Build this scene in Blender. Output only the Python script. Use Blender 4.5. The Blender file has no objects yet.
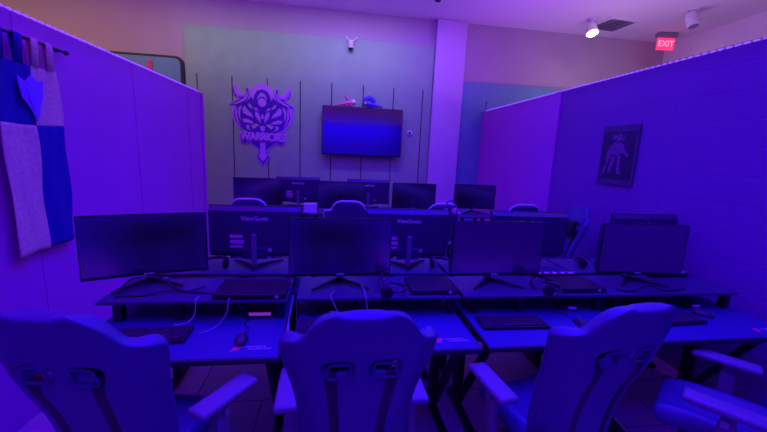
import bpy, bmesh, math, random
from mathutils import Vector, Matrix
random.seed(7)
PI = math.pi
sc = bpy.context.scene
COL = sc.collection

# ------------------------------------------------------------------ materials
def mat(name, col, rough=0.5, metal=0.0, noise=0.0, scale=30.0, bump=0.0, emit=None, estr=0.0, spec=0.5):
    m = bpy.data.materials.new(name); m.use_nodes = True
    nt = m.node_tree; b = nt.nodes['Principled BSDF']
    b.inputs['Roughness'].default_value = rough
    b.inputs['Metallic'].default_value = metal
    b.inputs['Specular IOR Level'].default_value = spec
    b.inputs['Base Color'].default_value = (*col, 1)
    if noise or bump:
        tc = nt.nodes.new('ShaderNodeTexCoord')
        n = nt.nodes.new('ShaderNodeTexNoise'); n.inputs['Scale'].default_value = scale
        n.inputs['Detail'].default_value = 4
        nt.links.new(tc.outputs['Object'], n.inputs['Vector'])
        if noise:
            r = nt.nodes.new('ShaderNodeValToRGB')
            r.color_ramp.elements[0].position = 0.3; r.color_ramp.elements[1].position = 0.7
            r.color_ramp.elements[0].color = (*[c*(1-noise) for c in col], 1)
            r.color_ramp.elements[1].color = (*[min(1, c*(1+noise)) for c in col], 1)
            nt.links.new(n.outputs['Fac'], r.inputs['Fac'])
            nt.links.new(r.outputs['Color'], b.inputs['Base Color'])
        if bump:
            bp = nt.nodes.new('ShaderNodeBump'); bp.inputs['Strength'].default_value = bump
            bp.inputs['Distance'].default_value = 0.004
            nt.links.new(n.outputs['Fac'], bp.inputs['Height'])
            nt.links.new(bp.outputs['Normal'], b.inputs['Normal'])
    if emit:
        b.inputs['Emission Color'].default_value = (*emit, 1)
        b.inputs['Emission Strength'].default_value = estr
    return m

M = {}
M['wall'] = mat('painted_wall', (.52, .10, .62), .75, noise=.05, scale=3, bump=.06)
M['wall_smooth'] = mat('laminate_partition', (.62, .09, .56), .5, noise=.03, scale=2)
M['ceiling'] = mat('ceiling_paint', (.80, .74, .80), .9, noise=.05, scale=60, bump=.2)
M['upper'] = mat('upper_wall_paint', (.50, .42, .48), .85, noise=.03, scale=2)
M['column'] = mat('column_paint', (.68, .52, .72), .85, noise=.03, scale=2)
M['panel'] = mat('grey_green_board', (.33, .53, .37), .6, noise=.05, scale=4)
M['panel_blue'] = mat('blue_grey_board', (.16, .38, .48), .6, noise=.05, scale=4)
M['black'] = mat('black_plastic', (.018, .018, .02), .42, noise=.1, scale=80, bump=.05)
M['steel'] = mat('black_steel', (.02, .02, .024), .38, .3, bump=.05, scale=90)
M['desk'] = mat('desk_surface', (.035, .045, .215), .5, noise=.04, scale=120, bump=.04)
M['edge'] = mat('desk_edge_binding', (.03, .03, .035), .5, noise=.1)
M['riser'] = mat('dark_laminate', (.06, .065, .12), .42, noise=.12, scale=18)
M['screen'] = mat('screen_glass', (.010, .010, .016), .16, noise=.05, spec=.8)
M['screen'].node_tree.nodes['Principled BSDF'].inputs['IOR'].default_value = 2.9
M['tvscreen'] = mat('tv_glass', (.004, .004, .006), .07, noise=.05, spec=1.0)
M['tvscreen'].node_tree.nodes['Principled BSDF'].inputs['IOR'].default_value = 3.0
M['shell'] = mat('monitor_shell', (.045, .05, .10), .42, noise=.06, scale=100, bump=.04)
M['silver'] = mat('silver_plastic', (.35, .35, .38), .35, .2, noise=.05)
M['letter'] = mat('pale_lettering', (.75, .75, .8), .5, noise=.03)
M['sticker'] = mat('pink_white_sticker', (.80, .32, .58), .5, noise=.08, scale=200)
M['red'] = mat('red_marking', (.85, .06, .20), .5, noise=.05)
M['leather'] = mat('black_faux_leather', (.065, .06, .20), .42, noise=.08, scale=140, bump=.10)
M['leather2'] = mat('dark_stripe_leather', (.012, .012, .016), .5, noise=.1, scale=140, bump=.1)
M['pip'] = mat('white_piping', (.95, .92, .95), .5, noise=.02)
M['arm'] = mat('armrest_rubber', (.20, .20, .24), .5, noise=.06, scale=60, bump=.05)
M['chrome'] = mat('polished_metal', (.6, .6, .62), .2, 1, noise=.04)
M['key'] = mat('keycap_plastic', (.05, .05, .056), .4, noise=.1)
M['white'] = mat('white_plastic', (.8, .8, .8), .45, noise=.03)
M['cable'] = mat('grey_cable', (.45, .42, .48), .45, noise=.05)
M['bcable'] = mat('black_cable', (.02, .02, .024), .4, noise=.05)
M['flag_white'] = mat('flag_white_cloth', (.85, .80, .46), .9, noise=.14, scale=45, bump=.5)
M['flag_blue'] = mat('flag_blue_cloth', (.01, .015, .30), .9, noise=.1, scale=45, bump=.4)
M['emb_l'] = mat('emblem_light_violet', (.66, .20, 1.0), .5, noise=.06, scale=10)
M['emb_d'] = mat('emblem_deep_violet', (.08, .008, .48), .5, noise=.08, scale=10)
M['emb_m'] = mat('emblem_mid_violet', (.30, .10, .80), .5, noise=.08, scale=10)
M['emb_t'] = mat('emblem_tan', (.62, .36, .55), .5, noise=.1, scale=20)
M['poster'] = mat('poster_print', (.035, .02, .07), .4, noise=.3, scale=12)
M['pframe'] = mat('poster_border', (.10, .055, .15), .45, noise=.15)
M['pfig'] = mat('poster_pink_ink', (.24, .05, .24), .5, noise=.5, scale=40)
M['toy_pink'] = mat('toy_pink', (.80, .16, .40), .45, noise=.15, scale=60)
M['toy_pale'] = mat('toy_pale', (.95, .70, .60), .45, noise=.1)
M['toy_blue'] = mat('toy_blue', (.09, .05, .55), .45, noise=.2, scale=60)
M['led'] = mat('led_strip_glow', (.6, .5, .9), .4, emit=(.22, .06, 1.0), estr=1.3, noise=.02)
M['tape'] = mat('led_strip_tape', (.5, .5, .55), .5, noise=.05)
M['lamp'] = mat('lamp_glow', (1, 1, 1), .4, emit=(1, .93, .72), estr=30, noise=.01)
M['exit'] = mat('exit_face', (.7, .02, .08), .4, emit=(1, .05, .24), estr=.9, noise=.02)
M['exit_l'] = mat('exit_letters', (.9, .1, .2), .4, emit=(1, .20, .35), estr=2.0, noise=.02)
M['vent'] = mat('vent_metal', (.22, .20, .30), .5, noise=.1)
M['hubled'] = mat('hub_pink_label', (.9, .3, .6), .4, emit=(1, .1, .5), estr=.15, noise=.05)

def plank_floor():
    m = bpy.data.materials.new('vinyl_floor'); m.use_nodes = True
    nt = m.node_tree; b = nt.nodes['Principled BSDF']; b.inputs['Roughness'].default_value = .4
    tc = nt.nodes.new('ShaderNodeTexCoord'); br = nt.nodes.new('ShaderNodeTexBrick')
    br.inputs['Scale'].default_value = 1; br.inputs['Brick Width'].default_value = .9; br.inputs['Row Height'].default_value = .45
    br.inputs['Mortar Size'].default_value = .004
    br.inputs['Color1'].default_value = (.62, .40, .48, 1); br.inputs['Color2'].default_value = (.50, .32, .40, 1)
    br.inputs['Mortar'].default_value = (.06, .05, .06, 1)
    nt.links.new(tc.outputs['Object'], br.inputs['Vector']); nt.links.new(br.outputs['Color'], b.inputs['Base Color'])
    return m
M['floor'] = plank_floor()

def block_wall():
    """painted block wall: the courses show as shallow grooves"""
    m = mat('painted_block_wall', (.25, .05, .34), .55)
    nt = m.node_tree; b = nt.nodes['Principled BSDF']
    tc = nt.nodes.new('ShaderNodeTexCoord'); mp = nt.nodes.new('ShaderNodeMapping')
    mp.inputs['Rotation'].default_value = (0, PI/2, PI/2)
    sep = nt.nodes.new('ShaderNodeSeparateXYZ'); cmb = nt.nodes.new('ShaderNodeCombineXYZ')
    nt.links.new(tc.outputs['Object'], sep.inputs[0])
    nt.links.new(sep.outputs['Y'], cmb.inputs['X']); nt.links.new(sep.outputs['Z'], cmb.inputs['Y'])
    br = nt.nodes.new('ShaderNodeTexBrick'); br.inputs['Scale'].default_value = 1
    br.inputs['Brick Width'].default_value = .8; br.inputs['Row Height'].default_value = .205
    br.inputs['Mortar Size'].default_value = .006; br.inputs['Mortar Smooth'].default_value = .4
    nt.links.new(cmb.outputs[0], br.inputs['Vector'])
    bp = nt.nodes.new('ShaderNodeBump'); bp.invert = True; bp.inputs['Strength'].default_value = .55; bp.inputs['Distance'].default_value = .006
    nt.links.new(br.outputs['Fac'], bp.inputs['Height']); nt.links.new(bp.outputs['Normal'], b.inputs['Normal'])
    return m
M['block'] = block_wall()

# ------------------------------------------------------------------ mesh helpers
class MB:
    def __init__(s): s.v = []; s.f = []; s.mi = []; s.cur = 0
    def add(s, vs, fs):
        o = len(s.v); s.v += [tuple(p) for p in vs]
        for f in fs: s.f.append([o+i for i in f]); s.mi.append(s.cur)
    def box(s, c, d, rot=None, bev=0.0, seg=2):
        bm = bmesh.new(); bmesh.ops.create_cube(bm, size=1)
        for v in bm.verts: v.co = Vector((v.co.x*d[0], v.co.y*d[1], v.co.z*d[2]))
        if bev: bmesh.ops.bevel(bm, geom=bm.edges[:], offset=bev, segments=seg, affect='EDGES', profile=.5)
        R = rot if rot is not None else Matrix.Identity(3)
        bm.verts.index_update()
        s.add([R @ v.co + Vector(c) for v in bm.verts], [[v.index for v in f.verts] for f in bm.faces]); bm.free(); return s
    def prism(s, pts, d, place):
        """polygon pts in a plane, thickness d; place maps (u,v,w) to a point"""
        n = len(pts)
        s.add([place(u, v, 0) for u, v in pts] + [place(u, v, d) for u, v in pts],
              [list(range(n))[::-1], list(range(n, 2*n))] + [[i, (i+1) % n, n+(i+1) % n, n+i] for i in range(n)]); return s
    def tube(s, path, r, n=8, cap=True):
        P = [Vector(p) for p in path]; rr = r if isinstance(r, (list, tuple)) else [r]*len(P)
        vs = []; fs = []; prev = None
        for i, p in enumerate(P):
            t = (P[min(i+1, len(P)-1)] - P[max(i-1, 0)]).normalized()
            if prev is None:
                a = Vector((0, 0, 1)) if abs(t.z) < .9 else Vector((1, 0, 0))
                u = t.cross(a).normalized()
            else: u = (prev - t*prev.dot(t)).normalized()
            prev = u; w = t.cross(u)
            for k in range(n):
                a = 2*PI*k/n; vs.append(p + (u*math.cos(a) + w*math.sin(a))*rr[i])
        for i in range(len(P)-1):
            for k in range(n):
                fs.append([i*n+k, i*n+(k+1) % n, (i+1)*n+(k+1) % n, (i+1)*n+k])
        if cap: fs.append(list(range(n))[::-1]); fs.append([(len(P)-1)*n+k for k in range(n)])
        s.add(vs, fs); return s
    def lathe(s, prof, n=20, c=(0, 0, 0), R=None):
        R = R or Matrix.Identity(3); vs = []; fs = []; m = len(prof)
        for r, z in prof:
            for k in range(n):
                a = 2*PI*k/n; vs.append(R @ Vector((r*math.cos(a), r*math.sin(a), z)) + Vector(c))
        for i in range(m-1):
            for k in range(n): fs.append([i*n+k, i*n+(k+1) % n, (i+1)*n+(k+1) % n, (i+1)*n+k])
        fs.append(list(range(n))[::-1]); fs.append([(m-1)*n+k for k in range(n)])
        s.add(vs, fs); return s
    def ball(s, c, d, R=None, nu=14, nv=9):
        R = R or Matrix.Identity(3)
        prof = [(math.sin(PI*i/nv), -math.cos(PI*i/nv)) for i in range(nv+1)]
        vs = []; fs = []
        for r, z in prof:
            for k in range(nu):
                a = 2*PI*k/nu; vs.append(R @ Vector((max(r, .01)*math.cos(a)*d[0], max(r, .01)*math.sin(a)*d[1], z*d[2])) + Vector(c))
        for i in range(nv):
            for k in range(nu): fs.append([i*nu+k, i*nu+(k+1) % nu, (i+1)*nu+(k+1) % nu, (i+1)*nu+k])
        fs.append(list(range(nu))[::-1]); fs.append([nv*nu+k for k in range(nu)])
        s.add(vs, fs); return s
    def build(s, name, mats, parent=None, smooth=False, loc=None):
        me = bpy.data.meshes.new(name); me.from_pydata(s.v, [], s.f)
        mats = mats if isinstance(mats, (list, tuple)) else [mats]
        for m in mats: me.materials.append(m)
        if len(mats) > 1: me.polygons.foreach_set('material_index', s.mi)
        me.validate(); me.update()
        bm = bmesh.new(); bm.from_mesh(me); bmesh.ops.recalc_face_normals(bm, faces=bm.faces[:]); bm.to_mesh(me); bm.free()
        if smooth:
            me.polygons.foreach_set('use_smooth', [True]*len(me.polygons))
            me.set_sharp_from_angle(angle=math.radians(42))
        o = bpy.data.objects.new(name, me); COL.objects.link(o)
        if parent is not None: o.parent = parent
        if loc is not None: o.location = loc
        return o

def thing(name, label, cat, loc=(0, 0, 0), rz=0, group=None):
    o = bpy.data.objects.new(name, None); COL.objects.link(o); o.empty_display_size = .1
    o.location = loc; o.rotation_euler = (0, 0, rz); return tag(o, label, cat, group)
def tag(o, label, cat, group=None):
    o['label'] = label; o['category'] = cat
    if group: o['group'] = group
    return o
def struct(o): o['kind'] = 'structure'; return o
def dup(root, loc, rz, label):
    r = root.copy(); COL.objects.link(r); r.location = loc; r.rotation_euler = (0, 0, rz); r['label'] = label
    for ch in list(root.children):
        c = ch.copy(); COL.objects.link(c); c.parent = r
        for g in list(ch.children):
            d = g.copy(); COL.objects.link(d); d.parent = c
    return r
def R3(ax, a): return Matrix.Rotation(a, 3, ax)
def text_mesh(body, size, ext=0.0008, spacing=1.0, bold=0.0):
    cu = bpy.data.curves.new('lettering', 'FONT'); cu.body = body; cu.size = size; cu.extrude = ext
    cu.align_x = 'CENTER'; cu.align_y = 'CENTER'; cu.space_character = spacing; cu.offset = bold
    o = bpy.data.objects.new('lettering_source', cu); COL.objects.link(o)
    dg = bpy.context.evaluated_depsgraph_get(); dg.update()
    me = bpy.data.meshes.new_from_object(o.evaluated_get(dg))
    bpy.data.objects.remove(o); bpy.data.curves.remove(cu)
    return me
def text_obj(name, me, m, parent, loc, rot):
    me = me.copy(); me.materials.clear(); me.materials.append(m)
    o = bpy.data.objects.new(name, me); COL.objects.link(o); o.parent = parent; o.location = loc; o.rotation_euler = rot; return o

# ------------------------------------------------------------------ camera
FPX = 355.0
yaw, pitch, roll = [math.radians(a) for a in (8.3, 10.1, -2.6)]
fw = Vector((math.sin(yaw)*math.cos(pitch), math.cos(yaw)*math.cos(pitch), -math.sin(pitch)))
rt = Vector((math.cos(yaw), -math.sin(yaw), 0)); dn = fw.cross(rt)
r2 = rt*math.cos(roll) + dn*math.sin(roll); d2 = -rt*math.sin(roll) + dn*math.cos(roll)
cam = bpy.data.cameras.new('camera'); co = bpy.data.objects.new('camera', cam); COL.objects.link(co)
Rm = Matrix((r2, -d2, -fw)).transposed().to_4x4()
co.matrix_world = Matrix.Translation((0, 0, 1.7)) @ Rm
cam.sensor_fit = 'HORIZONTAL'; cam.sensor_width = 36; cam.lens = FPX*36/767; cam.clip_start = .05
sc.camera = co

# ------------------------------------------------------------------ the setting
YB = 7.05          # back wall
CZ = 4.2           # ceiling
XL, XR = -1.8, 2.92  # inner faces of the low partitions
HL, HR = 2.385, 2.585
YF = -2.4
def wallbox(name, x0, x1, y0, y1, z0, z1, m):
    b = MB(); b.box(((x0+x1)/2, (y0+y1)/2, (z0+z1)/2), (x1-x0, y1-y0, z1-z0)); return struct(b.build(name, m))
wallbox('floor', -8, 7.2, YF-.3, YB+.2, -.1, 0, M['floor'])
wallbox('ceiling', -8, 7.2, YF-.3, YB+.2, CZ, CZ+.1, M['ceiling'])
wallbox('wall_back', -8, 7.2, YB, YB+.15, 0, CZ, M['upper'])
wallbox('wall_far_left', -8.1, -8, YF-.3, YB, 0, CZ, M['upper'])
wallbox('wall_front', -8, 7.2, YF-.15, YF, 0, CZ, M['upper'])
# far right: a soffit band above a paler set-back wall
wallbox('wall_far_right', 6.98, 7.1, YF, YB, 0, CZ, M['upper'])
wallbox('trim_1', 6.78, 6.97, YF, YB-.01, 3.80, CZ-.002, M['ceiling'])
# low partitions round the gaming bay
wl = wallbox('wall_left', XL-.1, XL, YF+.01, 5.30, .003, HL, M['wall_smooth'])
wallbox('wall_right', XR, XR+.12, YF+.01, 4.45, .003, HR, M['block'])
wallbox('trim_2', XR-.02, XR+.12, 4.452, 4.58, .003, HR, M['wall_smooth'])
b = MB()
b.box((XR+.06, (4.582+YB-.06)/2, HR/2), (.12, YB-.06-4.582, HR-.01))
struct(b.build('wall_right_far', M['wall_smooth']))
wallbox('wall_front_low', XL+.002, XR-.002, -2.1, -2.0, .003, 2.5, mat('front_wall_paint', (.12, .03, .42), .6, noise=.04, scale=3))
# white column in the back wall
b = MB(); b.box((2.16, YB-.06, CZ/2), (.58, .11, CZ-.01), bev=.004); struct(b.build('trim_3', M['column']))
# vertical seam strips on the left partition
b = MB()
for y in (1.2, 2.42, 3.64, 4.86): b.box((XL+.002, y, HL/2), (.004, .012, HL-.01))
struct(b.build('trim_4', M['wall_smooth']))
# end post of the left partition
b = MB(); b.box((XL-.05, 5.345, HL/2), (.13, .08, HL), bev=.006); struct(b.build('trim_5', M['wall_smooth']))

# ---- boards on the back wall
def wall_panel(x0, x1, z1, slits, ztop, m, label, slit_m, rad=.03):
    t = thing('wall_panel', label, 'wall panel', ((x0+x1)/2, YB-.004, 0))
    cx = (x0+x1)/2; cuts = [x0] + slits + [x1]
    b = MB()
    for i in range(len(cuts)-1):
        a, c = cuts[i]+.009*(i > 0), cuts[i+1]-.009*(i < len(cuts)-2)
        b.box(((a+c)/2-cx, -.028, (ztop+.02)/2), (c-a, .036, ztop-.02))
    b.build('lower_boards', m, t)
    b = MB(); w = x1-x0
    pts = [(-w/2, ztop), (w/2, ztop)]
    for k in range(7):
        a = k/6*PI/2; pts.append((w/2-rad+rad*math.cos(a), z1-rad+rad*math.sin(a)))
    for k in range(7):
        a = PI/2+k/6*PI/2; pts.append((-w/2+rad+rad*math.cos(a), z1-rad+rad*math.sin(a)))
    b.prism(pts, .036, lambda u, v, d: (u, -.010-d, v)); b.build('upper_board', m, t)
    b = MB(); b.box((0, -.005, z1/2), (w-.02, .008, z1-.04)); b.build('backing', slit_m, t)
    return t
wall_panel(-2.60, 1.855, 3.72, [-2.42, -1.83, -1.22, -.635, -.06, .53, 1.11, 1.68], 2.93, M['panel'],
           'large grey-green board behind the television and the emblem', M['black'])
wall_panel(2.47, 4.9, 3.13, [2.98, 3.6, 4.2], 2.80, M['panel_blue'],
           'dark blue-grey board rising above the far end of the right partition', M['black'])
t = thing('wall_panel', 'dark blue board with a rounded corner above the left partition', 'wall panel', (-3.3, YB-.004, 0))
def rr(w, z0, z1, r):
    pts = [(-w/2, z0), (w/2, z0)]
    for k in range(7):
        a = k/6*PI/2; pts.append((w/2-r+r*math.cos(a), z1-r+r*math.sin(a)))
    pts.append((-w/2, z1)); return pts
MB().prism(rr(1.34, .2, 3.19, .12), .05, lambda u, v, d: (u, -.004-d, v)).build('rim', M['edge'], t)
MB().prism(rr(1.26, .24, 3.15, .09), .012, lambda u, v, d: (u-.01, -.055-d, v)).build('board_face', M['panel_blue'], t)
t = thing('tag_sign', 'small red upright tag on the dark blue board at upper left', 'sign', (-3.16, YB-.075, 2.9))
MB().box((0, -.012, .09), (.07, .02, .19), bev=.004).build('plate', M['red'], t)
MB().box((-.09, -.012, .03), (.12, .018, .06), bev=.004).build('foot_plate', M['red'], t)

# ---- LED strips along the partition tops
def led_strip(p0, p1, label, side, n):
    t = thing('led_strip', label, 'light strip', (p0[0], p0[1], p0[2]))
    L = p1[1]-p0[1]
    MB().box((0, L/2, 0), (.016, L, .008)).build('tape', M['tape'], t)
    b = MB()
    for i in range(n):
        y = (i+.5)/n*L
        b.ball((side*.004, y, .009), (.011, L/n*.40, .009), nu=8, nv=5)
    b.build('diode_row', M['led'], t, smooth=True)
    return t
led_strip((XL-.02, -1.5, HL+.0045), (XL-.02, 5.28, 0), 'glowing violet light strip along the top of the left partition', 1, 120)
led_strip((XR+.03, -1.5, HR+.0045), (XR+.03, 6.9, 0), 'glowing violet light strip along the top of the right partition', -1, 140)

# ------------------------------------------------------------------ flag
t = thing('flag_rod', 'thin black rod holding the quartered flag on the left partition', 'rod', (XL+.045, 2.35, 2.252))
MB().tube([(0, -.95, 0), (0, .39, 0)], .009, 10).build('bar', M['steel'], t, smooth=True)
MB().ball((0, .40, 0), (.016, .02, .016)).build('finial', M['steel'], t, smooth=True)
for y in (-.7, .365): MB().tube([(-.0445, y, 0), (-.005, y, 0)], .007, 8).build('wall_bracket', M['steel'], t)
fy0, fy1, fz0, fz1 = 2.20, 2.665, 1.015, 2.115
fl = thing('flag', 'blue and white quartered cloth flag hanging on the left wall', 'flag', (XL+.045, (fy0+fy1)/2, fz0))
def fx(u, v):   # cloth relief
    return .008*math.sin(9*u+1.2+2*v)*(1.1-v*.7) + .007*math.sin(17*u+9*v) *(1-v)+ .004*math.sin(31*u-14*v)
def cloth(u0, u1, v0, v1, nu=16, nv=30):
    b = MB(); vs = []; fs = []
    for j in range(nv+1):
        for i in range(nu+1):
            u = u0+(u1-u0)*i/nu; v = v0+(v1-v0)*j/nv
            yy = (u-.5)*(fy1-fy0)*(1-.10*v*0) ; zz = v*(fz1-fz0)
            zz -= .012*math.sin(u*PI)*v - .01*u*(1-v)
            if v > .9: yy *= 1-.08*(v-.9)/.1*1.0
            vs.append((fx(u, v), yy, zz))
    for j in range(nv):
        for i in range(nu):
            a = j*(nu+1)+i; fs.append([a, a+1, a+nu+2, a+nu+1])
    b.add(vs, fs); return b
for nm, q, m in (('white_quarter', (0, .5, 0, .69), 'flag_white'), ('blue_quarter', (.5, 1, 0, .69), 'flag_blue'),
                 ('blue_quarter', (0, .5, .69, 1), 'flag_blue'), ('white_quarter', (.5, 1, .69, 1), 'flag_white')):
    o = cloth(*q).build(nm, M[m], fl, smooth=True)
    s = o.modifiers.new('thick', 'SOLIDIFY'); s.thickness = .004; s.offset = 0
for k, (u, m) in enumerate(((.06, 'flag_blue'), (.34, 'flag_blue'), (.60, 'flag_white'), (.86, 'flag_white'))):
    y = (u-.5)*(fy1-fy0)*.93; z = fz1-fz0-.012; zr = 2.252-fz0
    b = MB(); pth = []
    for i in range(9):
        a = PI*i/8; pth.append((.014*math.cos(a), zr+.014*math.sin(a)))
    pts = [(.004, z)] + [(.014, zr-.02)] + pth[1:-1] + [(-.014, zr-.02), (-.004, z)]
    vs = []
    for x, zz in pts: vs += [(x, y-.026, zz), (x, y+.026, zz)]
    b.add(vs, [[2*i, 2*i+1, 2*i+3, 2*i+2] for i in range(len(pts)-1)])
    o = b.build('hanging_loop', M[m], fl, smooth=True); s = o.modifiers.new('thick', 'SOLIDIFY'); s.thickness = .003; s.offset = 0
b = MB()
sh = [(-.11, .13), (-.05, .10), (0, .15), (.06, .11), (.10, .13), (.085, .02), (.05, -.07), (.02, -.15), (-.03, -.07), (-.09, .0)]
b.prism(sh, .006, lambda u, v, d: (.022+d, u*.85-.03, v*.85+.905))
b.prism([(-.05, .06), (0, .09), (.05, .06), (.03, -.03), (0, -.09), (-.03, -.03)], .004, lambda u, v, d: (.028+d, u*.85-.03, v*.85+.905))
b.build('winged_emblem', M['emb_m'], fl)

# ------------------------------------------------------------------ emblem sign on the back wall
em = thing('emblem_sign', 'violet cut-out warrior emblem sign with WARRIORS banner on grey-green board', 'sign', (-1.31, YB-.05, 2.205))
S = .0180
def px(x, y): return ((x-322)/8.64*S, (78*8.64+345-y)/8.64*S - 78*S)     # first study grid: origin mid emblem
def place(d0): return lambda u, v, d: (u, -d0-d, v)
def poly(b, pts, d0, d, mirror=False):
    P = [((x-322)/8.64*S, (345-y)/8.64*S) for x, y in pts]
    b.prism(P, d, place(d0))
    if mirror: b.prism([(-u, v) for u, v in P][::-1], d, place(d0))
def circ(cx, cy, r, n=28, a0=0, a1=2*PI): return [(cx+r*math.cos(a0+(a1-a0)*i/n), cy+r*math.sin(a0+(a1-a0)*i/n)) for i in range(n)]
b = MB()      # pale outline plate (left half mirrored)
half = [(322, 60), (250, 110), (215, 150), (222, 95), (195, 65), (182, 80), (190, 125), (160, 140), (125, 110), (110, 65), (78, 75), (78, 130), (100, 165),
        (120, 180), (40, 232), (62, 260), (62, 330), (95, 400), (135, 440), (190, 465), (125, 460), (125, 545), (165, 570), (200, 550), (276, 606), (282, 646),
        (256, 670), (322, 760)]
poly(b, half + [(644-x, y) for x, y in half[::-1] if x != 322], 0, .012)
b.build('outline_plate', M['emb_l'], em)
b = MB(); poly(b, circ(322, 135, 92), .0125, .004); b.build('halo', M['emb_l'], em)
b = MB()      # deep violet body
poly(b, [(322, 92), (280, 106), (254, 150), (248, 185), (228, 160), (213, 175), (185, 205), (150, 215), (110, 240), (84, 290), (84, 335), (112, 392), (150, 432), (215, 464), (322, 470)], .0128, .006, True)
poly(b, [(88, 84), (90, 132), (118, 168), (150, 172), (178, 160), (192, 130), (190, 88), (204, 92), (212, 150), (190, 195), (150, 220), (110, 240), (52, 236), (118, 195), (140, 180), (98, 158), (80, 122)], .0128, .006, True)
poly(b, [(322, 545), (215, 545), (288, 602), (292, 642), (268, 668), (322, 742)], .0128, .006, True)
b.build('dark_figure', M['emb_d'], em)
b = MB()      # lighter strokes
poly(b, [(322, 166), (298, 174), (286, 196), (290, 220), (307, 236), (322, 240)], .019, .005, True)      # face
poly(b, [(322, 122), (304, 127), (290, 148), (280, 176), (287, 178), (300, 160), (322, 152)], .019, .005, True)      # hood
poly(b, [(98, 102), (100, 130), (124, 158), (150, 164), (172, 152), (150, 150), (118, 138)], .019, .004, True)   # horn
poly(b, [(202, 108), (204, 150), (184, 188), (146, 212), (96, 232), (74, 232), (128, 200), (166, 176), (192, 146)], .019, .004, True)
poly(b, [(112, 248), (92, 290), (93, 332), (118, 386), (150, 422), (126, 380), (110, 332), (110, 290)], .019, .004, True)      # wing edge
poly(b, [(142, 234), (122, 262), (118, 300), (126, 340), (140, 366), (134, 320), (136, 285), (150, 250)], .019, .004, True)
poly(b, [(172, 238), (156, 268), (160, 300), (200, 318), (246, 338), (232, 306), (206, 280)], .019, .004, True)   # arm
poly(b, [(150, 352), (186, 346), (236, 366), (250, 388), (200, 382), (160, 376)], .019, .004, True)
poly(b, [(180, 404), (216, 398), (206, 428), (236, 448), (190, 436)], .019, .004, True)
poly(b, [(262, 280), (288, 292), (304, 330), (306, 385), (284, 352), (262, 320)], .019, .004, True)
poly(b, [(322, 300), (312, 312), (312, 338), (322, 348)], .019, .004, True)
poly(b, [(246, 246), (272, 250), (292, 276), (262, 270)], .019, .004, True)
poly(b, [(322, 400), (300, 408), (306, 440), (322, 456)], .019, .004, True)
b.build('light_armour', M['emb_l'], em)
for P in ([(205, 215), (225, 225), (245, 262), (228, 255), (205, 240)], [(225, 405), (265, 385), (295, 395), (270, 415), (245, 430)]):
    for f in (1, -1):
        b = MB(); poly(b, [(322+f*(x-322), y) for x, y in P][::f], .019, .004); b.build('tan_patch', M['emb_t'], em)
b = MB()
poly(b, [(322, 460), (130, 470), (130, 500), (145, 540), (165, 560), (190, 535), (322, 538)], .020, .008, True)
b.build('banner', M['emb_d'], em)
b = MB(); poly(b, [(322, 548), (300, 548), (298, 640), (282, 668), (322, 716)], .0195, .008, True); b.build('sword_blade', M['emb_l'], em)
me = text_mesh('WARRIORS', .185, .003, .88, .010)
o = text_obj('lettering', me, M['emb_l'], em, (0, -.0285, (345-500)/8.64*S), (PI/2, 0, 0)); o.scale = (.93, 1.08, 1)

# ------------------------------------------------------------------ television
tv = thing('television', 'wide black switched-off television on the back wall', 'television', (.53, YB-.055, 1.62))
TW, TH, TT = 1.51, .895, .045
tilt = R3('X', math.radians(1.2))
MB().box((0, -.10, TH/2), (TW, TT, TH), tilt, bev=.008).build('housing', M['black'], tv)
MB().box((0, -.1246, TH/2+.004), (TW-.022, .003, TH-.034), tilt).build('screen', M['tvscreen'], tv)
b = MB(); b.box((0, -.045, TH/2), (.5, .07, .4), bev=.005); b.build('wall_mount', M['steel'], tv)
MB().box((.06*0+.70, -.128, .008), (.03, .006, .006)).build('status_light', M['silver'], tv)
def toy(name, label, x, flip, body, head, fin):
    t = thing(name, label, 'toy', (x, YB-.155, 1.62+TH+.001))
    s = -1 if flip else 1
    b = MB(); pth = [(-s*.24, 0, .014), (-s*.16, 0, .026), (-s*.08, 0, .045), (0, 0, .062), (s*.06, 0, .062)]
    b.tube(pth, [.008, .018, .032, .045, .036], 12)
    for i, (x0, h) in enumerate(((-.2, .03), (-.15, .04), (-.10, .05), (-.05, .06))):
        b.ball((s*x0, 0, h+.012), (.02, .012, .02), nu=8, nv=6)
    b.build('body', body, t, smooth=True)
    MB().ball((s*.085, -.005, .075), (.05, .045, .052)).build('head', head, t, smooth=True)
    b = MB(); b.ball((s*.095, -.04, .07), (.026, .02, .026), nu=10, nv=7); b.build('muzzle', M['toy_pale'], t, smooth=True)
    b = MB()
    if not flip:
        for dx, h, a in ((-.05, .16, -.5), (-.01, .12, -.35)):
            b.ball((dx, .012, h), (.022, .012, .075), R3('Y', a), nu=10, nv=7)
    else:
        for i in range(9):
            a = -1.0+i*.27; b.ball((-.02+.085*math.sin(a), .01, .09+.085*math.cos(a)), (.035, .018, .05), R3('Y', a), nu=8, nv=6)
    b.build('ears' if not flip else 'mane', fin, t, smooth=True)
    b = MB()
    for dx in (-.03, .04):
        for sy in (-.03, .03): b.ball((s*dx, sy, .016), (.026, .018, .016), nu=8, nv=6)
    b.build('feet', body, t, smooth=True)
toy('toy_figure', 'small pink toy animal with upright ears on the television', .26, False, M['toy_pink'], M['toy_pale'], M['toy_pink'])
toy('toy_figure', 'small dark blue toy animal with spiky mane on the television', .66, True, M['toy_blue'], M['toy_blue'], M['toy_blue'])
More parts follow.
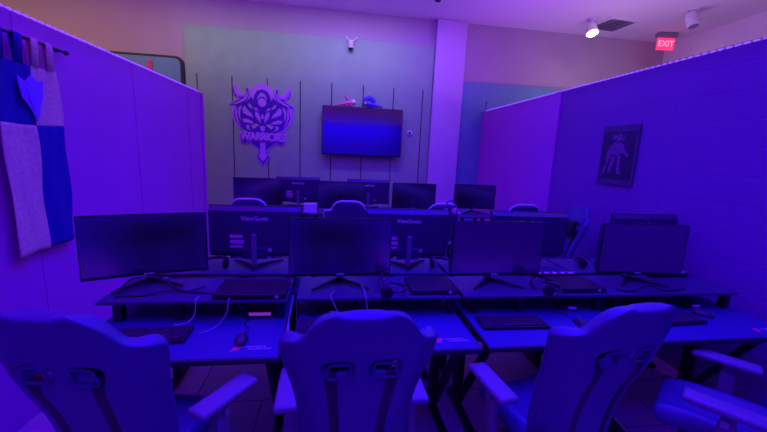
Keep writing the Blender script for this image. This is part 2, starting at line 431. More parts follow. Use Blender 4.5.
# thermostat and camera
t = thing('thermostat', 'small round white dial on the board right of the television', 'thermostat', (1.46, YB-.05, 2.10))
MB().lathe([(.045, 0), (.05, .004), (.05, .018), (.042, .024)], 24, R=R3('X', PI/2)).build('ring', M['white'], t, smooth=True)
MB().lathe([(.028, .024), (.028, .028)], 20, R=R3('X', PI/2)).build('dial', M['emb_d'], t, smooth=True)
t = thing('security_camera', 'small white security camera on the top edge of the grey-green board', 'camera', (.27, YB-.05, 3.66))
b = MB(); b.tube([(-.09, 0, .10), (-.05, -.04, .03), (0, -.05, 0)], .012, 8); b.tube([(.12, 0, .10), (.06, -.04, .03), (0, -.05, 0)], .012, 8); b.build('bracket', M['white'], t, smooth=True)
MB().lathe([(.03, .02), (.05, 0), (.05, -.10), (.045, -.11)], 16, c=(0, -.06, 0)).build('housing', M['white'], t, smooth=True)
MB().ball((0, -.06, -.115), (.042, .042, .04)).build('lens', M['black'], t, smooth=True)

# ------------------------------------------------------------------ ceiling fixtures
t = thing('spotlight', 'lit warm white ceiling spotlight beside the vent', 'light', (4.50, 6.25, CZ))
MB().lathe([(.06, 0), (.06, -.03), (.02, -.035), (.02, -.12)], 18).build('mount', M['white'], t, smooth=True)
Rt = R3('X', math.radians(-25))
MB().lathe([(.07, .10), (.085, .05), (.095, -.06), (.10, -.09)], 20, c=(0, 0, -.17), R=Rt).build('can', M['white'], t, smooth=True)
MB().lathe([(.09, -.088), (.07, -.105), (.02, -.112)], 20, c=(0, 0, -.17), R=Rt).build('bulb', M['lamp'], t, smooth=True)
t = thing('spotlight', 'unlit white cylindrical ceiling spotlight near the top right', 'light', (5.72, 5.5, CZ))
MB().lathe([(.07, 0), (.07, -.03), (.02, -.035), (.02, -.08)], 18).build('mount', M['white'], t, smooth=True)
MB().lathe([(.075, .10), (.085, .05), (.085, -.12), (.07, -.125)], 20, c=(-.03, -.02, -.16), R=R3('X', -.35)).build('can', M['white'], t, smooth=True)
MB().lathe([(.068, -.127), (.05, -.11), (.02, -.108)], 20, c=(-.03, -.02, -.16), R=R3('X', -.35)).build('bulb', M['vent'], t, smooth=True)
t = thing('ceiling_vent', 'square ceiling vent with dark louvres beside the lit spotlight', 'vent', (5.0, 6.40, CZ), math.radians(4))
b = MB()
for sx, sy, w, h in ((0, .29, .62, .05), (0, -.29, .62, .05), (.29, 0, .05, .53), (-.29, 0, .05, .53)): b.box((sx, sy, -.012), (w, h, .022))
b.build('frame', M['white'], t)
b = MB()
for i in range(9): b.box((0, -.24+i*.06, -.012), (.53, .05, .006), R3('X', .5))
b.build('louvres', M['vent'], t)
t = thing('ceiling_speaker', 'small dark dome on the ceiling above the white column', 'dome', (1.62, 6.1, CZ))
MB().lathe([(.06, 0), (.06, -.02), (.045, -.05), (.02, -.065)], 18).build('dome', M['black'], t, smooth=True)
MB().lathe([(.075, 0), (.075, -.012), (.062, -.014)], 18).build('ring', M['white'], t, smooth=True)
t = thing('exit_sign', 'glowing red EXIT sign hanging at the upper right', 'sign', (6.28, 6.52, CZ), math.radians(-8))
MB().box((0, 0, -.04), (.36, .12, .075), bev=.01).build('canopy', M['vent'], t)
MB().box((0, 0, -.20), (.33, .03, .22), bev=.006).build('housing', M['exit'], t)
text_obj('lettering', text_mesh('EXIT', .15, .002), M['exit_l'], t, (0, -.018, -.20), (PI/2, 0, 0))

# ------------------------------------------------------------------ poster on the right wall
po = thing('poster', 'dark framed poster with pink armoured figure on the right wall', 'poster', (XR-.004, 3.36, 1.48), math.radians(-90))
PW, PH = .47, .605
MB().box((0, -.010, PH/2), (PW, .018, PH), bev=.003).build('frame', M['pframe'], po)
MB().box((0, -.0205, PH/2-.005), (PW-.045, .003, PH-.12)).build('print', M['poster'], po)
b = MB()
def pp(pts): b.prism([(u, v) for u, v in pts], .002, lambda u, v, d: (u, -.0222-d, v))
pp([(-.03, .44), (.04, .45), (.05, .50), (.02, .52), (-.03, .50)])
pp([(-.07, .52), (-.03, .50), (-.05, .45), (-.09, .47)]); pp([(.05, .47), (.10, .52), (.06, .44)])
pp([(-.10, .32), (-.03, .30), (.05, .31), (.09, .40), (.03, .43), (-.04, .43), (-.11, .40)])
pp([(.08, .38), (.15, .31), (.14, .28), (.06, .34)]); pp([(-.11, .39), (-.15, .28), (-.11, .20), (-.08, .30)])
pp([(-.06, .29), (-.01, .29), (-.03, .19), (-.06, .12), (-.10, .12), (-.08, .20)])
pp([(.01, .29), (.06, .30), (.06, .18), (.09, .11), (.03, .11), (.02, .20)])
pp([(-.19, .08), (-.12, .24), (-.13, .12)])
b.build('printed_figure', M['pfig'], po)

# ------------------------------------------------------------------ desks
DW, DD, DZ = .96, .75, .745
def make_desk(label, loc, rz=0):
    t = thing('gaming_desk', label, 'desk', loc, rz, 'gaming desks in four rows')
    MB().box((0, DD/2, DZ-.014), (DW, DD, .028), bev=.006).build('tabletop', M['edge'], t, smooth=True)
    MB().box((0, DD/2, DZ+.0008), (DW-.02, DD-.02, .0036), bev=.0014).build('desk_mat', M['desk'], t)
    for s in (-1, 1):
        b = MB(); x = s*(DW/2-.07)
        b.box((x, DD/2, .02), (.05, .62, .034), bev=.006)
        b.box((x, DD/2, DZ-.045), (.045, .60, .03), bev=.004)
        b.box((x, .54, .37), (.05, .075, .68), bev=.005)
        b.tube([(x, .14, DZ-.06), (x, .50, .06)], .026, 8)
        b.build('leg', M['steel'], t)
    b = MB(); b.box((0, .58, .50), (DW-.19, .02, .10)); b.build('crossbar', M['steel'], t)
    b = MB(); b.box((.0, .50, DZ-.10), (.55, .12, .006))
    for k in range(-1, 2, 2): b.box((0, .50+k*.06, DZ-.08), (.55, .005, .045))
    for k in (-.2, .2): b.box((k, .44, DZ-.05), (.012, .004, .06)); b.box((k, .56, DZ-.05), (.012, .004, .06))
    b.build('cable_tray', M['steel'], t)
    # printed mark at the right front corner: a red slanted badge and two lines of tiny pale strokes
    b = MB(); z = DZ+.0028
    b.prism([(.245, .065), (.285, .075), (.30, .115), (.262, .112), (.255, .088)], .0006, lambda u, v, d: (u, v, z+d)); b.build('red_badge', M['red'], t)
    b = MB(); rnd = random.Random(3)
    for row, (x0, x1) in enumerate(((.31, .405), (.325, .43))):
        x = x0
        while x < x1:
            h = .013*rnd.uniform(.7, 1); y = .098-row*.020; sl = .004
            b.prism([(x, y), (x+.0055, y), (x+.0055+sl, y+h), (x+sl, y+h)], .0006, lambda u, v, d: (u, v, z+d))
            if rnd.random() < .7: b.prism([(x+sl, y+h-.003), (x+sl+.008, y+h-.003), (x+sl+.008, y+h), (x+sl, y+h)], .0006, lambda u, v, d: (u, v, z+d))
            if rnd.random() < .6: b.prism([(x, y), (x+.008, y), (x+.008, y+.003), (x, y+.003)], .0006, lambda u, v, d: (u, v, z+d))
            x += .0125
    b.build('pale_marking', M['letter'], t)
    return t
C1 = [-.715, .29, 1.285, 2.275]
POS = ['at the left end', 'second from the left', 'third from the left', 'at the right end']
ROWN = ['front row', 'second row', 'third row', 'fourth row nearest the back wall']
d0 = make_desk('black gaming desk with pale blue-lit top %s of the front row' % POS[0], (C1[0], 1.545, 0))
for k in range(1, 4):
    dup(d0, (C1[k], 1.56 if k == 1 else 1.565, 0), math.radians((0, 0.0, 0.4, .8)[k])*0, 'black gaming desk with pale blue-lit top %s of the front row' % POS[k])
for k in range(4):
    dup(d0, (C1[k]+.03, 3.075, 0), PI, 'black gaming desk in the second row, backing onto the front row, %s' % POS[k])
C3 = [-.85, .17, 1.19, 2.21]
for k in range(4):
    dup(d0, (C3[k], 4.31, 0), 0, 'black gaming desk in the third row, %s, facing the emblem wall' % POS[k])
for k in range(2):
    dup(d0, (C3[k]+.35, 5.825, 0), PI, 'black gaming desk in the back row under the %s rear-facing monitor' % ('left' if k == 0 else 'right'))

# ------------------------------------------------------------------ monitor risers
RW, RD, RZ = .97, .36, .87
def make_riser(label, loc, rz=0):
    t = thing('monitor_riser', label, 'shelf', loc, rz, 'monitor risers on the desks')
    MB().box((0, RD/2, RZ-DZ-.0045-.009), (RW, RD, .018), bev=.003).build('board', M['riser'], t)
    for x in (-.40, -.10, .44):
        MB().box((x, .05, (RZ-DZ-.022)/2), (.045, .05, RZ-DZ-.0225), bev=.004).build('foot', M['black'], t)
        MB().box((x, RD-.05, (RZ-DZ-.022)/2), (.045, .05, RZ-DZ-.0225), bev=.004).build('foot', M['black'], t)
    return t
RZ0 = DZ+.0035
r0 = make_riser('dark riser shelf on the desk at the left end of the front row', (C1[0]-.01, 1.915, RZ0))
for k in range(1, 4): dup(r0, (C1[k]-.01*(k == 3), 1.93, RZ0), 0, 'dark riser shelf on the front row desk %s' % POS[k])
for k in range(4): dup(r0, (C1[k]+.03, 2.71, RZ0), PI, 'dark riser shelf on the second row desk %s' % POS[k])
for k in range(4): dup(r0, (C3[k], 4.67, RZ0), 0, 'dark riser shelf on the third row desk %s' % POS[k])
for k in range(2): dup(r0, (C3[k]+.35, 5.46, RZ0), PI, 'dark riser shelf on the back row desk, %s one' % ('left' if k == 0 else 'right'))

# ------------------------------------------------------------------ monitors
MW, MH = .622, .362
def curve_y(x): return -.016*(2*x/MW)**2          # edges come towards the viewer
def slab(x0, x1, z0, z1, y0, y1, n=14, taper=0.0):
    b = MB(); vs = []; fs = []
    for i in range(n+1):
        x = x0+(x1-x0)*i/n; c = curve_y(x)
        vs += [(x, c+y0, z0), (x, c+y0, z1), (x, c+y1, z1-taper), (x, c+y1, z0+taper)]
    for i in range(n):
        for k in range(4): fs.append([4*i+k, 4*i+(k+1) % 4, 4*i+4+(k+1) % 4, 4*i+4+k])
    fs += [[0, 1, 2, 3], [4*n+3, 4*n+2, 4*n+1, 4*n]]
    b.add(vs, fs); return b
LOGO = text_mesh('ViewSonic', .044, .0006, 1, .0008)
def make_monitor(label, loc, rz):
    t = thing('monitor', label, 'monitor', loc, rz, 'curved monitors on the risers')
    z0 = .066
    slab(-MW/2, MW/2, z0, z0+MH, 0, .014).build('bezel', M['black'], t, smooth=True)
    slab(-MW/2+.006, MW/2-.006, z0+.018, z0+MH-.006, -.0016, .002).build('screen', M['screen'], t, smooth=True)
    sh = slab(-MW/2+.004, MW/2-.004, z0+.004, z0+MH-.004, .0145, .046, taper=.03).build('rear_shell', M['shell'], t, smooth=True)
    text_obj('lettering', LOGO, M['letter'], sh, (0, .0475, z0+MH-.085), (PI/2-.0, 0, PI))
    for c, d in (((.125, .0435, z0+.150), (.085, .004, .022)), ((.12, .0435, z0+.112), (.09, .004, .026)), ((.122, .0435, z0+.078), (.085, .004, .016)), ((-.085, .0445, z0+.055), (.055, .004, .026))):
        MB().box(c, d).build('sticker', M['sticker'], sh)
    b = MB(); b.box((0, .056, .10), (.17, .03, .08), bev=.006); b.build('stand_cover', M['shell'], t)
    b = MB(); b.box((0, .085, .125), (.034, .026, .23), bev=.006); b.build('neck', M['arm'], t)
    b = MB()
    for s in (-1, 1): b.tube([(0, .09, .014), (s*.10, -.02, .014), (s*.17, -.085, .009)], [.013, .011, .007], 8)
    b.tube([(0, .09, .014), (0, .14, .014)], .013, 8)
    b.build('stand_foot', M['black'], t, smooth=True)
    b = MB(); b.box((0, -.002, z0+.009), (.05, .002, .006)); b.build('chin_badge', M['letter'], t)
    return t
m1 = make_monitor('large dark monitor turned inwards at the left end of the front row', (-1.055, 2.15, RZ), math.radians(19))
m1.scale = (1.02, 1, 1)
def mon(x, y, deg, label): return dup(m1, (x, y, RZ+.0005), math.radians(deg), label)
FR = [mon(.055, 2.125, 2, 'dark monitor with black screen second from left in the front row'),
      mon(1.065, 2.115, 1, 'blue-lit dark monitor third from left in the front row'),
      mon(2.14, 2.125, -4, 'dark blue monitor at the right end of the front row, by the right wall'),
      mon(-.53, 2.545, 180, 'monitor seen from behind, left of the second row, lettering and stickers on its back'),
      mon(.555, 2.545, 181, 'monitor seen from behind between the two middle front monitors, pale lettering on its back'),
      mon(1.53, 2.56, 178, 'monitor seen from behind, partly hidden by the third front monitor'),
      mon(2.56, 2.57, 183, 'monitor seen from behind, only its top shows over the rightmost front monitor'),
      mon(-.985, 4.90, 3, 'small-looking black monitor at the left end of the third row below the emblem'),
      mon(.11, 4.76, 0, 'black monitor under the television, second from left in the third row'),
      mon(1.13, 4.87, 0, 'black monitor third from left in the third row, below the thermostat'),
      mon(2.08, 5.00, -3, 'black monitor at the right end of the third row, before the white column'),
      mon(-.50, 5.28, 181, 'back of a violet-lit monitor in the last row below the emblem tip'),
      mon(.515, 5.26, 179, 'back of a violet-lit monitor in the last row below the television')]
for o in [m1]+FR: o.scale = (1, 1, 1)

# ------------------------------------------------------------------ gaming chairs
def make_chair(label, loc, rz, piping):
    t = thing('gaming_chair', label, 'chair', loc, rz, 'gaming chairs with winged backs')
    rec = math.radians(13); seat_z = .50
    rows = [(0, .19), (.05, .20), (.12, .205), (.20, .21), (.28, .218), (.36, .23), (.43, .245), (.485, .258), (.515, .263), (.545, .266), (.575, .268),
            (.598, .262), (.608, .235), (.616, .200), (.64, .183), (.675, .168), (.705, .150), (.728, .122), (.742, .08)]
    us = [-1, -.93, -.80, -.62, -.46, -.33, -.13, 0, .13, .33, .46, .62, .80, .93, 1]
    def P(u, v, w, off=0.0):
        wing = .095*max(0, (abs(u)-.58)/.42)**1.25*(1-min(1, max(0, (v-.585)/.03))*.68-max(0, v-.62)/.12*.22)
        lum = .025*math.sin(min(v/.45, 1)*PI)
        y = wing + lum - off - .02*max(0, v-.6)/.15
        yy = -.235 + y*math.cos(rec) - v*math.sin(rec); zz = seat_z + v*math.cos(rec) + y*math.sin(rec)
        return (u*w, yy, zz)
    b = MB(); vs = [P(u, v, w) for v, w in rows for u in us]; n = len(us); hole_rows = (7, 8)
    fs = []; mi = []
    for j in range(len(rows)-1):
        for i in range(n-1):
            um = (us[i]+us[i+1])/2
            if j in hole_rows and .13 < abs(um) < .46: continue
            fs.append([j*n+i, j*n+i+1, (j+1)*n+i+1, (j+1)*n+i]); mi.append(1 if (j < 7 and .33 < abs(um) < .46) else 0)
    b.add(vs, fs); b.mi = mi
    o = b.build('backrest', [M['leather'], M['leather2']], t, smooth=True)
    s = o.modifiers.new('pad', 'SOLIDIFY'); s.thickness = .05; s.offset = 0; s.use_even_offset = False
    s = o.modifiers.new('round', 'SUBSURF'); s.levels = 2; s.render_levels = 2
    w_ = .258
    for sd in (-1, 1):
        ring = [P(sd*u, v, w_, .0265) for u, v in ((.15, .487), (.43, .487), (.455, .500), (.42, .541), (.38, .547), (.16, .547), (.145, .53))]
        ring += ring[:2]
        MB().tube(ring, .0045, 6).build('slot_trim', M['leather'], t, smooth=True)
    if piping:
        pth = [P(-1.0, v, w, .02) for v, w in rows] + [P(1.0, v, w, .02) for v, w in rows[::-1]]
        pth = [(x*1.02, y, z+(.014 if z > 1.08 else .004)) for x, y, z in pth]
        MB().tube(pth, .010, 6).build('piping', M['pip'], t, smooth=True)
    pc = Vector(P(0, .50, .25, -.085)); b = MB()
    b.box(pc, (.25, .06, .17), R3('X', rec), bev=.028, seg=4); pl = b.build('neck_pillow', M['leather2'], t, smooth=True)
    # seat
    b = MB(); nu, nv = 9, 8; vs = []; fs = []
    for j in range(nv):
        v = j/(nv-1)
        for i in range(nu):
            u = -1+2*i/(nu-1)
            vs.append((u*(.205-.02*abs(v-.4)), -.24+.50*v, .455 + .055*max(0, abs(u)-.55)/.45*(1-.3*v) - .03*max(0, v-.8)/.2))
    for j in range(nv-1):
        for i in range(nu-1): fs.append([j*nu+i, j*nu+i+1, (j+1)*nu+i+1, (j+1)*nu+i])
    b.add(vs, fs); o = b.build('seat', M['leather'], t, smooth=True)
    s = o.modifiers.new('pad', 'SOLIDIFY'); s.thickness = .10; s.offset = 0
    s = o.modifiers.new('round', 'SUBSURF'); s.levels = 2; s.render_levels = 2
    for sd in (-1, 1):
        b = MB(); b.box((sd*.228, -.225, .49), (.03, .10, .15), R3('X', .25), bev=.012); b.build('hinge_cover', M['black'], t, smooth=True)
        b = MB(); b.box((sd*.20, .0, .385), (.16, .07, .022), bev=.006); b.box((sd*.275, 0, .49), (.03, .065, .23), bev=.008)
        b.box((sd*.275, 0, .60), (.022, .05, .09), bev=.005)
        a = b.build('armrest', M['arm'], t, smooth=True)
        b = MB(); b.box((sd*.275, .02, .665), (.098, .285, .034), bev=.015, seg=3); b.build('arm_pad', M['arm'], a, smooth=True)
        b = MB(); b.box((sd*.297, .01, .605), (.012, .03, .035), bev=.004); b.build('arm_button', M['silver'], a)
    b = MB(); b.box((0, 0, .385), (.22, .30, .05), bev=.01); b.build('tilt_mechanism', M['black'], t)
    MB().tube([(.10, .02, .39), (.24, .04, .385), (.28, .04, .38)], .007, 8).build('lever', M['steel'], t, smooth=True)
    MB().lathe([(.028, .10), (.028, .25), (.018, .252), (.018, .37)], 16).build('gas_lift', M['steel'], t, smooth=True)
    b = MB(); b.lathe([(.05, .07), (.055, .09), (.05, .13), (.035, .14)], 18)
    for k in range(5):
        a = 2*PI*k/5+.3; c, s_ = math.cos(a), math.sin(a)
        b.tube([(c*.03, s_*.03, .11), (c*.17, s_*.17, .10), (c*.30, s_*.30, .078)], [.032, .026, .018], 8)
    b.build('star_base', M['steel'], t, smooth=True)
    for k in range(5):
        a = 2*PI*k/5+.3; b = MB(); c, s_ = math.cos(a), math.sin(a)
        for o_ in (-.016, .016):
            b.lathe([(.02, -.010), (.03, -.007), (.03, .007), (.02, .010)], 14, c=(c*.305-s_*o_, s_*.305+c*o_, .0305), R=Matrix.Rotation(a, 3, 'Z') @ R3('X', PI/2))
        b.tube([(c*.30, s_*.30, .03), (c*.30, s_*.30, .08)], .010, 8)
        b.build('caster', M['black'], t, smooth=True)
    return t
ch2 = make_chair('black gaming chair seen squarely from behind at the second front desk', (.10, 1.42, 0), math.radians(1), False)
c1 = dup(ch2, (-.74, 1.45, 0), math.radians(-9), 'black gaming chair in the bottom left corner with its armrest swung outwards')
for ch in c1.children:      # its right armrest is swung outwards
    if ch.name.startswith('armrest') and ch.data.vertices[0].co.x > 0:
        pv = Vector((.27, -.06, 0)); A = Matrix.Rotation(math.radians(-25), 3, 'Z'); ch.rotation_euler = (0, 0, math.radians(-25)); ch.location = pv - A @ pv + Vector((0, .0, 0))
dup(ch2, (1.03, 1.43, 0), math.radians(8), 'black gaming chair at the third front desk, right of the squarely seen one')
dup(ch2, (1.94, 1.31, 0), math.radians(38), 'black gaming chair cut off by the bottom right corner, turned sideways')
dup(ch2, (2.24, 3.44, 0), math.radians(92), 'dark gaming chair turned sideways behind the second row by the right wall')
cp = make_chair('dark gaming chair with white piping in the third row, under the emblem', (-.86, 4.16, 0), 0, True)
dup(cp, (.17, 4.16, 0), 0, 'dark gaming chair with white piping in the third row, below the television')
dup(cp, (1.16, 4.14, 0), math.radians(8), 'dark gaming chair with white piping in the third row, headset hanging on it')
dup(cp, (2.28, 4.24, 0), math.radians(-6), 'dark gaming chair with white piping in the third row, nearest the right wall')

for o in COL.objects:      # the third-row seats are set lower
    if o.name.startswith('gaming_chair') and 4.0 < o.location.y < 4.4: o.scale = (.955, .955, .955)
# ------------------------------------------------------------------ keyboards, mice, headsets
def make_keyboard(label, loc, rz):
    t = thing('keyboard', label, 'keyboard', loc, rz, 'keyboards on the front desks')
    MB().box((0, 0, .010), (.40, .145, .018), bev=.005).build('case', M['black'], t)
    b = MB()
    for r in range(5):
        x = -.19
        while x < .185:
            w = .0175
            if r == 0 and -.11 < x < .02: w = .11
            b.box((x+w/2, -.052+r*.026, .0225), (w-.0025, .021, .008), bev=.002, seg=1); x += w+.0015
    b.build('keys', M['key'], t)
    b = MB()
    for x in (-.17, .17): b.box((x, .055, .0006), (.03, .012, .0012))
    b.build('rubber_feet', M['bcable'], t)
    return t
kb = make_keyboard('black keyboard in front of the turned left monitor', (-.90, 1.76, RZ0), math.radians(2))
dup(kb, (.03, 1.805, RZ0), math.radians(-2), 'black keyboard half hidden behind the squarely placed chair')
dup(kb, (1.05, 1.81, RZ0), math.radians(-1), 'black keyboard with plain keys at left on the third front desk')
dup(kb, (2.10, 1.80, RZ0), math.radians(3), 'black keyboard behind the chair back on the rightmost front desk')
def make_mouse(label, loc, rz):
    t = thing('computer_mouse', label, 'mouse', loc, rz, 'mice on the front desks')
    b = MB(); b.ball((0, 0, .006), (.031, .058, .030), nu=18, nv=12)
    b.v = [(x, y, max(z, .0005)) for x, y, z in b.v]; b.build('body', M['key'], t, smooth=True)
    MB().lathe([(.009, -.004), (.011, 0), (.009, .004)], 14, c=(0, .032, .026), R=R3('Y', PI/2)).build('wheel', M['arm'], t, smooth=True)
    MB().tube([(0, .055, .01), (.01, .12, .004), (-.03, .19, .004), (.0, .26, .004)], .0022, 6).build('lead', M['bcable'], t, smooth=True)
    return t
ms = make_mouse('small dark mouse above the red mark on the left front desk', (-.435, 1.70, RZ0), 0)
dup(ms, (1.475, 1.775, RZ0), math.radians(10), 'small dark mouse left of the chair headrest on the third front desk')
dup(ms, (2.40, 1.855, RZ0), math.radians(35), 'small dark mouse on the rightmost front desk below the riser')

def make_headset(label, loc, rz, tiltx=0.0, m='black', cup='arm'):
    t = thing('headset', label, 'headset', loc, rz, 'headsets'); t.rotation_euler = (tiltx, 0, rz)
    b = MB(); pth = [(.085*math.cos(PI*i/16), 0, .09+.10*math.sin(PI*i/16)) for i in range(17)]
    b.tube(pth, [.008]*4+[.013]*9+[.008]*4, 8); b.build('headband', M[m], t, smooth=True)
    for s in (-1, 1):
        MB().lathe([(.034, -.014), (.042, -.008), (.042, .010), (.032, .018)], 18, c=(s*.082, 0, .05), R=R3('Y', s*PI/2)).build('ear_cup', M[m], t, smooth=True)
        MB().lathe([(.024, -.014-.008), (.038, -.020), (.040, -.013)], 18, c=(s*.082, 0, .05), R=R3('Y', s*PI/2)).build('ear_pad', M[cup], t, smooth=True)
    MB().tube([(.09, -.03, .03), (.07, -.09, .015), (.03, -.115, .02)], [.004, .004, .008], 8).build('microphone', M[m], t, smooth=True)
    return t
def lay(o, loc, rz, label): c = dup(o, loc, rz, label); c.rotation_euler = (-PI/2, 0, rz)
hs = make_headset('black headset lying on the riser at the lower right of the second front monitor', (.275, 1.985, RZ+.0385), -PI/2, -PI/2)
lay(hs, (1.285, 1.985, RZ+.0385), -PI/2, 'black headset lying on the riser at the lower right of the third front monitor')
lay(hs, (-.79, 2.43, RZ+.0385), .1, 'black headset left of the stand of the left rear-facing monitor')
lay(hs, (.815, 2.43, RZ+.0385), -.1, 'black headset on the rear riser, left of the third front monitor')
lay(hs, (2.05, 2.43, RZ+.0385), .15, 'black headset right of the third front monitor')
for o in COL.objects:
    if o.name.startswith('headset'): o.scale = (.88, .88, .88)
hh = make_headset('pale headset hanging on the top of a third row chair', (1.24, 3.60, 1.075), math.radians(25), 0, 'arm', 'sticker'); hh.scale = (.85, .85, .85)

# ------------------------------------------------------------------ small things on and under the risers
def console(label, loc, rz, w=.39, d=.25, h=.03):
    t = thing('console_box', label, 'box', loc, rz, 'flat black boxes on the risers')
    MB().box((0, 0, h/2), (w, d, h), bev=.006).build('case', M['black'], t)
    MB().box((0, -d/2-.001, h/2), (w-.04, .003, .006)).build('front_slot', M['black'], t)
    MB().lathe([(.010, 0), (.010, .003)], 16, c=(w/2-.05, -d/2-.0005, h/2+.0), R=R3('X', PI/2)).build('button', M['sticker'], t, smooth=True)
    return t
for_h = RZ+.0005
c0 = console('flat black box on the riser below the left rear-facing monitor', (-.445, 2.05, for_h), 0)
c2 = console('flat black box on the riser between the two middle front monitors', (.622, 2.08, RZ+.0005), 0, .29, .24)
dup(c2, (1.625, 2.08, RZ+.0005), 0, 'flat black box on the riser right of the third front monitor')
t = thing('usb_hub', 'small black hub with a pink glowing label under the left riser', 'hub', (-.395, 1.975, RZ0))
MB().box((0, 0, .022), (.15, .05, .042), bev=.005).build('case', M['black'], t)
MB().box((0, -.0262, .024), (.12, .002, .018)).build('pink_label', M['hubled'], t)
def adapter(label, loc, rz):
    t = thing('power_adapter', label, 'adapter', loc, rz, 'small adapters on the desks')
    MB().box((0, 0, .018), (.11, .05, .035), bev=.006).build('case', M['black'], t)
    MB().box((.02, -.0258, .02), (.05, .002, .016)).build('label_plate', M['letter'], t)
    return t
a0 = adapter('small adapter with pale label under the second front riser', (.0, 1.985, RZ0), .1)
dup(a0, (1.53, 1.99, RZ0), -.2, 'small adapter with pale label under the third riser, near the chair headrest')
dup(a0, (2.03, 1.99, RZ0), .15, 'small adapter with pale label under the left part of the rightmost riser')
dup(a0, (2.45, 1.985, RZ0), -.1, 'small adapter with pale label under the right part of the rightmost riser')
t = thing('storage_box', 'small white box on the third row riser left of the second monitor', 'box', (-.30, 4.80, RZ+.0005), .1)
MB().box((0, 0, .05), (.17, .12, .10), bev=.004).build('body', M['white'], t)
MB().box((0, 0, .106), (.174, .124, .012), bev=.003).build('lid', M['white'], t)
t = thing('router', 'small white device with short aerials beside the last row monitor', 'router', (.77, 5.0, RZ+.0005))
MB().box((0, 0, .015), (.22, .09, .028), bev=.005).build('case', M['white'], t)
b = MB()
for x in (-.09, .09): b.tube([(x, .03, .02), (x, .03, .09)], .006, 8)
b.build('aerials', M['white'], t)

def power_strip(label, loc, rz):
    t = thing('power_strip', label, 'power strip', loc, rz, 'power strips on the risers')
    MB().box((0, 0, .016), (.33, .05, .031), bev=.006).build('case', M['black'], t)
    for k in range(5): MB().box((-.13+k*.062, 0, .0325), (.036, .03, .003), bev=.001).build('socket', M['white'], t)
    MB().box((.152, 0, .0345), (.014, .02, .007), bev=.002).build('switch', M['red'], t)
    return t
ps = power_strip('power strip with pale sockets on the riser behind the rightmost front monitor', (2.53, 2.262, RZ+.0005), 0)
dup(ps, (1.60, 2.255, RZ+.0005), 0, 'power strip with pale sockets on the riser right of the third front monitor')
def cable(label, pts, m='cable', r=.0028, group='loose leads on the desks'):
    P = [Vector(p) for p in pts]; out = []
    for i in range(len(P)-1):
        p0, p1, p2, p3 = P[max(i-1, 0)], P[i], P[i+1], P[min(i+2, len(P)-1)]
        for k in range(8):
            s = k/8; out.append(.5*((2*p1)+(p2-p0)*s+(2*p0-5*p1+4*p2-p3)*s*s+(3*p1-p0-3*p2+p3)*s**3))
    out.append(P[-1]); o = MB().tube(out, r, 6).build('cable', M[m], smooth=True)
    return tag(o, label, 'cable', group)
z = RZ0+.004; zr = RZ+.004
cable('pale thin lead running from the left riser to the left keyboard', [(-.80, 1.83, z+.026), (-.75, 1.86, z+.02), (-.72, 1.89, z+.05), (-.715, 1.905, RZ+.006), (-.72, 1.97, zr)])
cable('pale thin lead between the left keyboard and the flat black box', [(-.66, 1.78, z), (-.60, 1.85, z), (-.555, 1.89, z+.06), (-.55, 1.905, RZ+.006), (-.55, 1.97, zr)])
cable('pale lead curving down from under the second front monitor', [(.02, 2.02, zr), (.0, 1.94, zr+.01), (.015, 1.91, RZ-.02), (.05, 1.90, z+.03), (.06, 1.885, z+.028)])
cable('pale lead rising steeply beside the second front monitor stand', [(.18, 2.0, zr+.05), (.19, 1.97, zr+.03), (.20, 1.92, zr+.005), (.205, 1.905, RZ-.03), (.22, 1.88, z)])
cable('pale lead dropping through the gap between the two left front desks', [(-.215, 2.0, .86), (-.222, 1.85, .80), (-.225, 1.7, .70), (-.22, 1.62, .45), (-.21, 1.6, .15)])
cable('black lead looping behind the turned left monitor', [(-1.16, 2.02, zr), (-1.10, 2.06, zr+.07), (-1.0, 2.13, zr+.05), (-.90, 2.10, zr+.005), (-.82, 2.04, zr), (-.74, 2.12, zr)], 'bcable', .006)
cable('black lead lying along the left riser edge', [(-1.15, 1.98, zr), (-1.02, 1.99, zr), (-.9, 2.03, zr+.01), (-.72, 2.02, zr), (-.62, 1.99, zr)], 'bcable', .005)
cable('black lead hanging in a loop below the second front desk', [(.30, 1.98, .62), (.36, 1.92, .52), (.46, 1.90, .47), (.56, 1.92, .50), (.63, 1.98, .62)], 'bcable', .007)
cable('black lead coiled on the riser below the rightmost front monitor', [(1.88, 2.0, zr+.003), (1.96, 1.965, zr+.003), (2.1, 1.985, zr+.03), (2.22, 1.965, zr+.003), (2.4, 2.0, zr+.003)], 'bcable', .006)
cable('pale lead on the rear riser behind the middle monitors', [(.0, 2.40, zr), (.12, 2.45, zr+.05), (.24, 2.42, zr+.02), (.40, 2.45, zr)], 'cable', .004)

# ------------------------------------------------------------------ light
def area(name, loc, rot, size, col, power, sy=None, spread=PI):
    l = bpy.data.lights.new(name, 'AREA'); l.color = col; l.energy = power; l.size = size; l.spread = spread
    if sy: l.shape = 'RECTANGLE'; l.size_y = sy
    o = bpy.data.objects.new(name, l); COL.objects.link(o); o.location = loc; o.rotation_euler = rot; return o
def spot(name, loc, target, col, power, ang, blend=.6, rad=.1):
    l = bpy.data.lights.new(name, 'SPOT'); l.color = col; l.energy = power; l.spot_size = math.radians(ang); l.spot_blend = blend; l.shadow_soft_size = rad
    o = bpy.data.objects.new(name, l); COL.objects.link(o); o.location = loc
    o.rotation_euler = (Vector(target)-Vector(loc)).to_track_quat('-Z', 'Y').to_euler(); return o
BLUE = (.008, 0, 1); VIO = (.13, 0, 1)
area('blue_ceiling_flood', (.8, 1.6, CZ-.05), (0, 0, 0), 2.6, BLUE, 222, 5.0, math.radians(120))
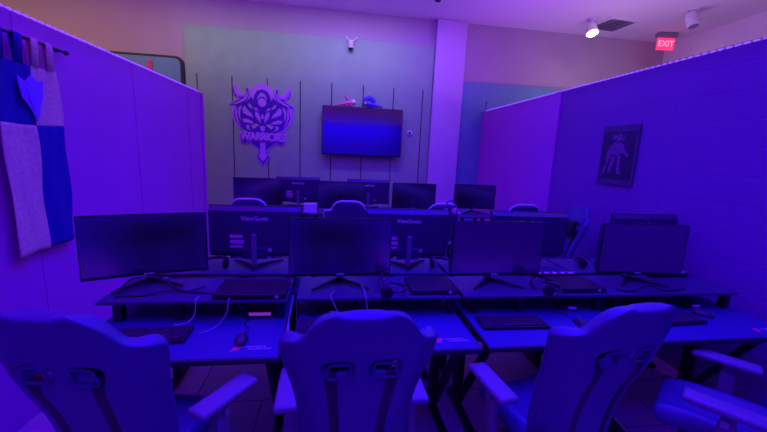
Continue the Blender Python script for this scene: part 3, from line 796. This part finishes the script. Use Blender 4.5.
area('blue_ceiling_flood_rear', (.7, 4.9, CZ-.05), (0, 0, 0), 2.4, (.03, 0, 1), 60, 2.0, math.radians(120))
# the strips on the partitions light the opposite walls and the ceiling
area('violet_strip_left', (XL+.05, 2.0, HL+.03), (0, math.radians(-62), 0), .05, VIO, 17, 6.4)
area('violet_strip_right', (XR-.05, 2.6, HR+.03), (0, math.radians(62), 0), .05, VIO, 22, 7.5)
area('strip_uplight_left', (XL-.04, 2.0, HL+.05), (PI, 0, 0), .05, (.45, .02, 1), 105, 6.4)
area('strip_uplight_right', (XR+.06, 2.6, HR+.05), (PI, 0, 0), .05, (.42, .05, 1), 48, 7.5)
area('added_ceiling_fill_right', (XR+1.6, 4.0, 2.2), (PI, 0, 0), .3, (.75, .45, 1), 36, 5.0)  # no strip here: unseen fill added to brighten the right-hand ceiling
area('added_front_wall_fill', (.6, -1.15, 2.75), (math.radians(-52), 0, 0), 4.2, (.002, 0, 1), 40, .1, math.radians(100))  # unseen blue fill added to light the wall mirrored in the television
# wall washers beyond the bay: whitish over the boards, warm at far left
area('washer_boards', (-.8, 5.9, CZ-.06), (math.radians(48), 0, 0), 4.2, (.84, .88, .62), 6.5, .1, math.radians(100))
area('washer_violet', (.9, 5.9, CZ-.06), (math.radians(42), 0, 0), 3.0, (.24, .07, 1), 17, .1, math.radians(110))
area('washer_right', (5.2, 5.6, CZ-.06), (math.radians(50), 0, 0), 2.6, (1, .80, .8), 1.6, .1, math.radians(110))
area('washer_left', (-5.0, 5.4, CZ-.06), (math.radians(50), 0, 0), 4.2, (1, .58, .14), 14, .1, math.radians(110))
spot('spotlight_beam', (4.5, 6.2, CZ-.32), (4.4, 6.1, 0), (1, .9, .7), 15, 70)
w = bpy.data.worlds.new('world'); sc.world = w; w.use_nodes = True
w.node_tree.nodes['Background'].inputs['Color'].default_value = (.10, .03, .30, 1)
w.node_tree.nodes['Background'].inputs['Strength'].default_value = .05

sc.view_settings.view_transform = 'Standard'; sc.view_settings.look = 'None'
sc.view_settings.gamma = 1; sc.view_settings.use_curve_mapping = False
sc.view_settings.exposure = 0
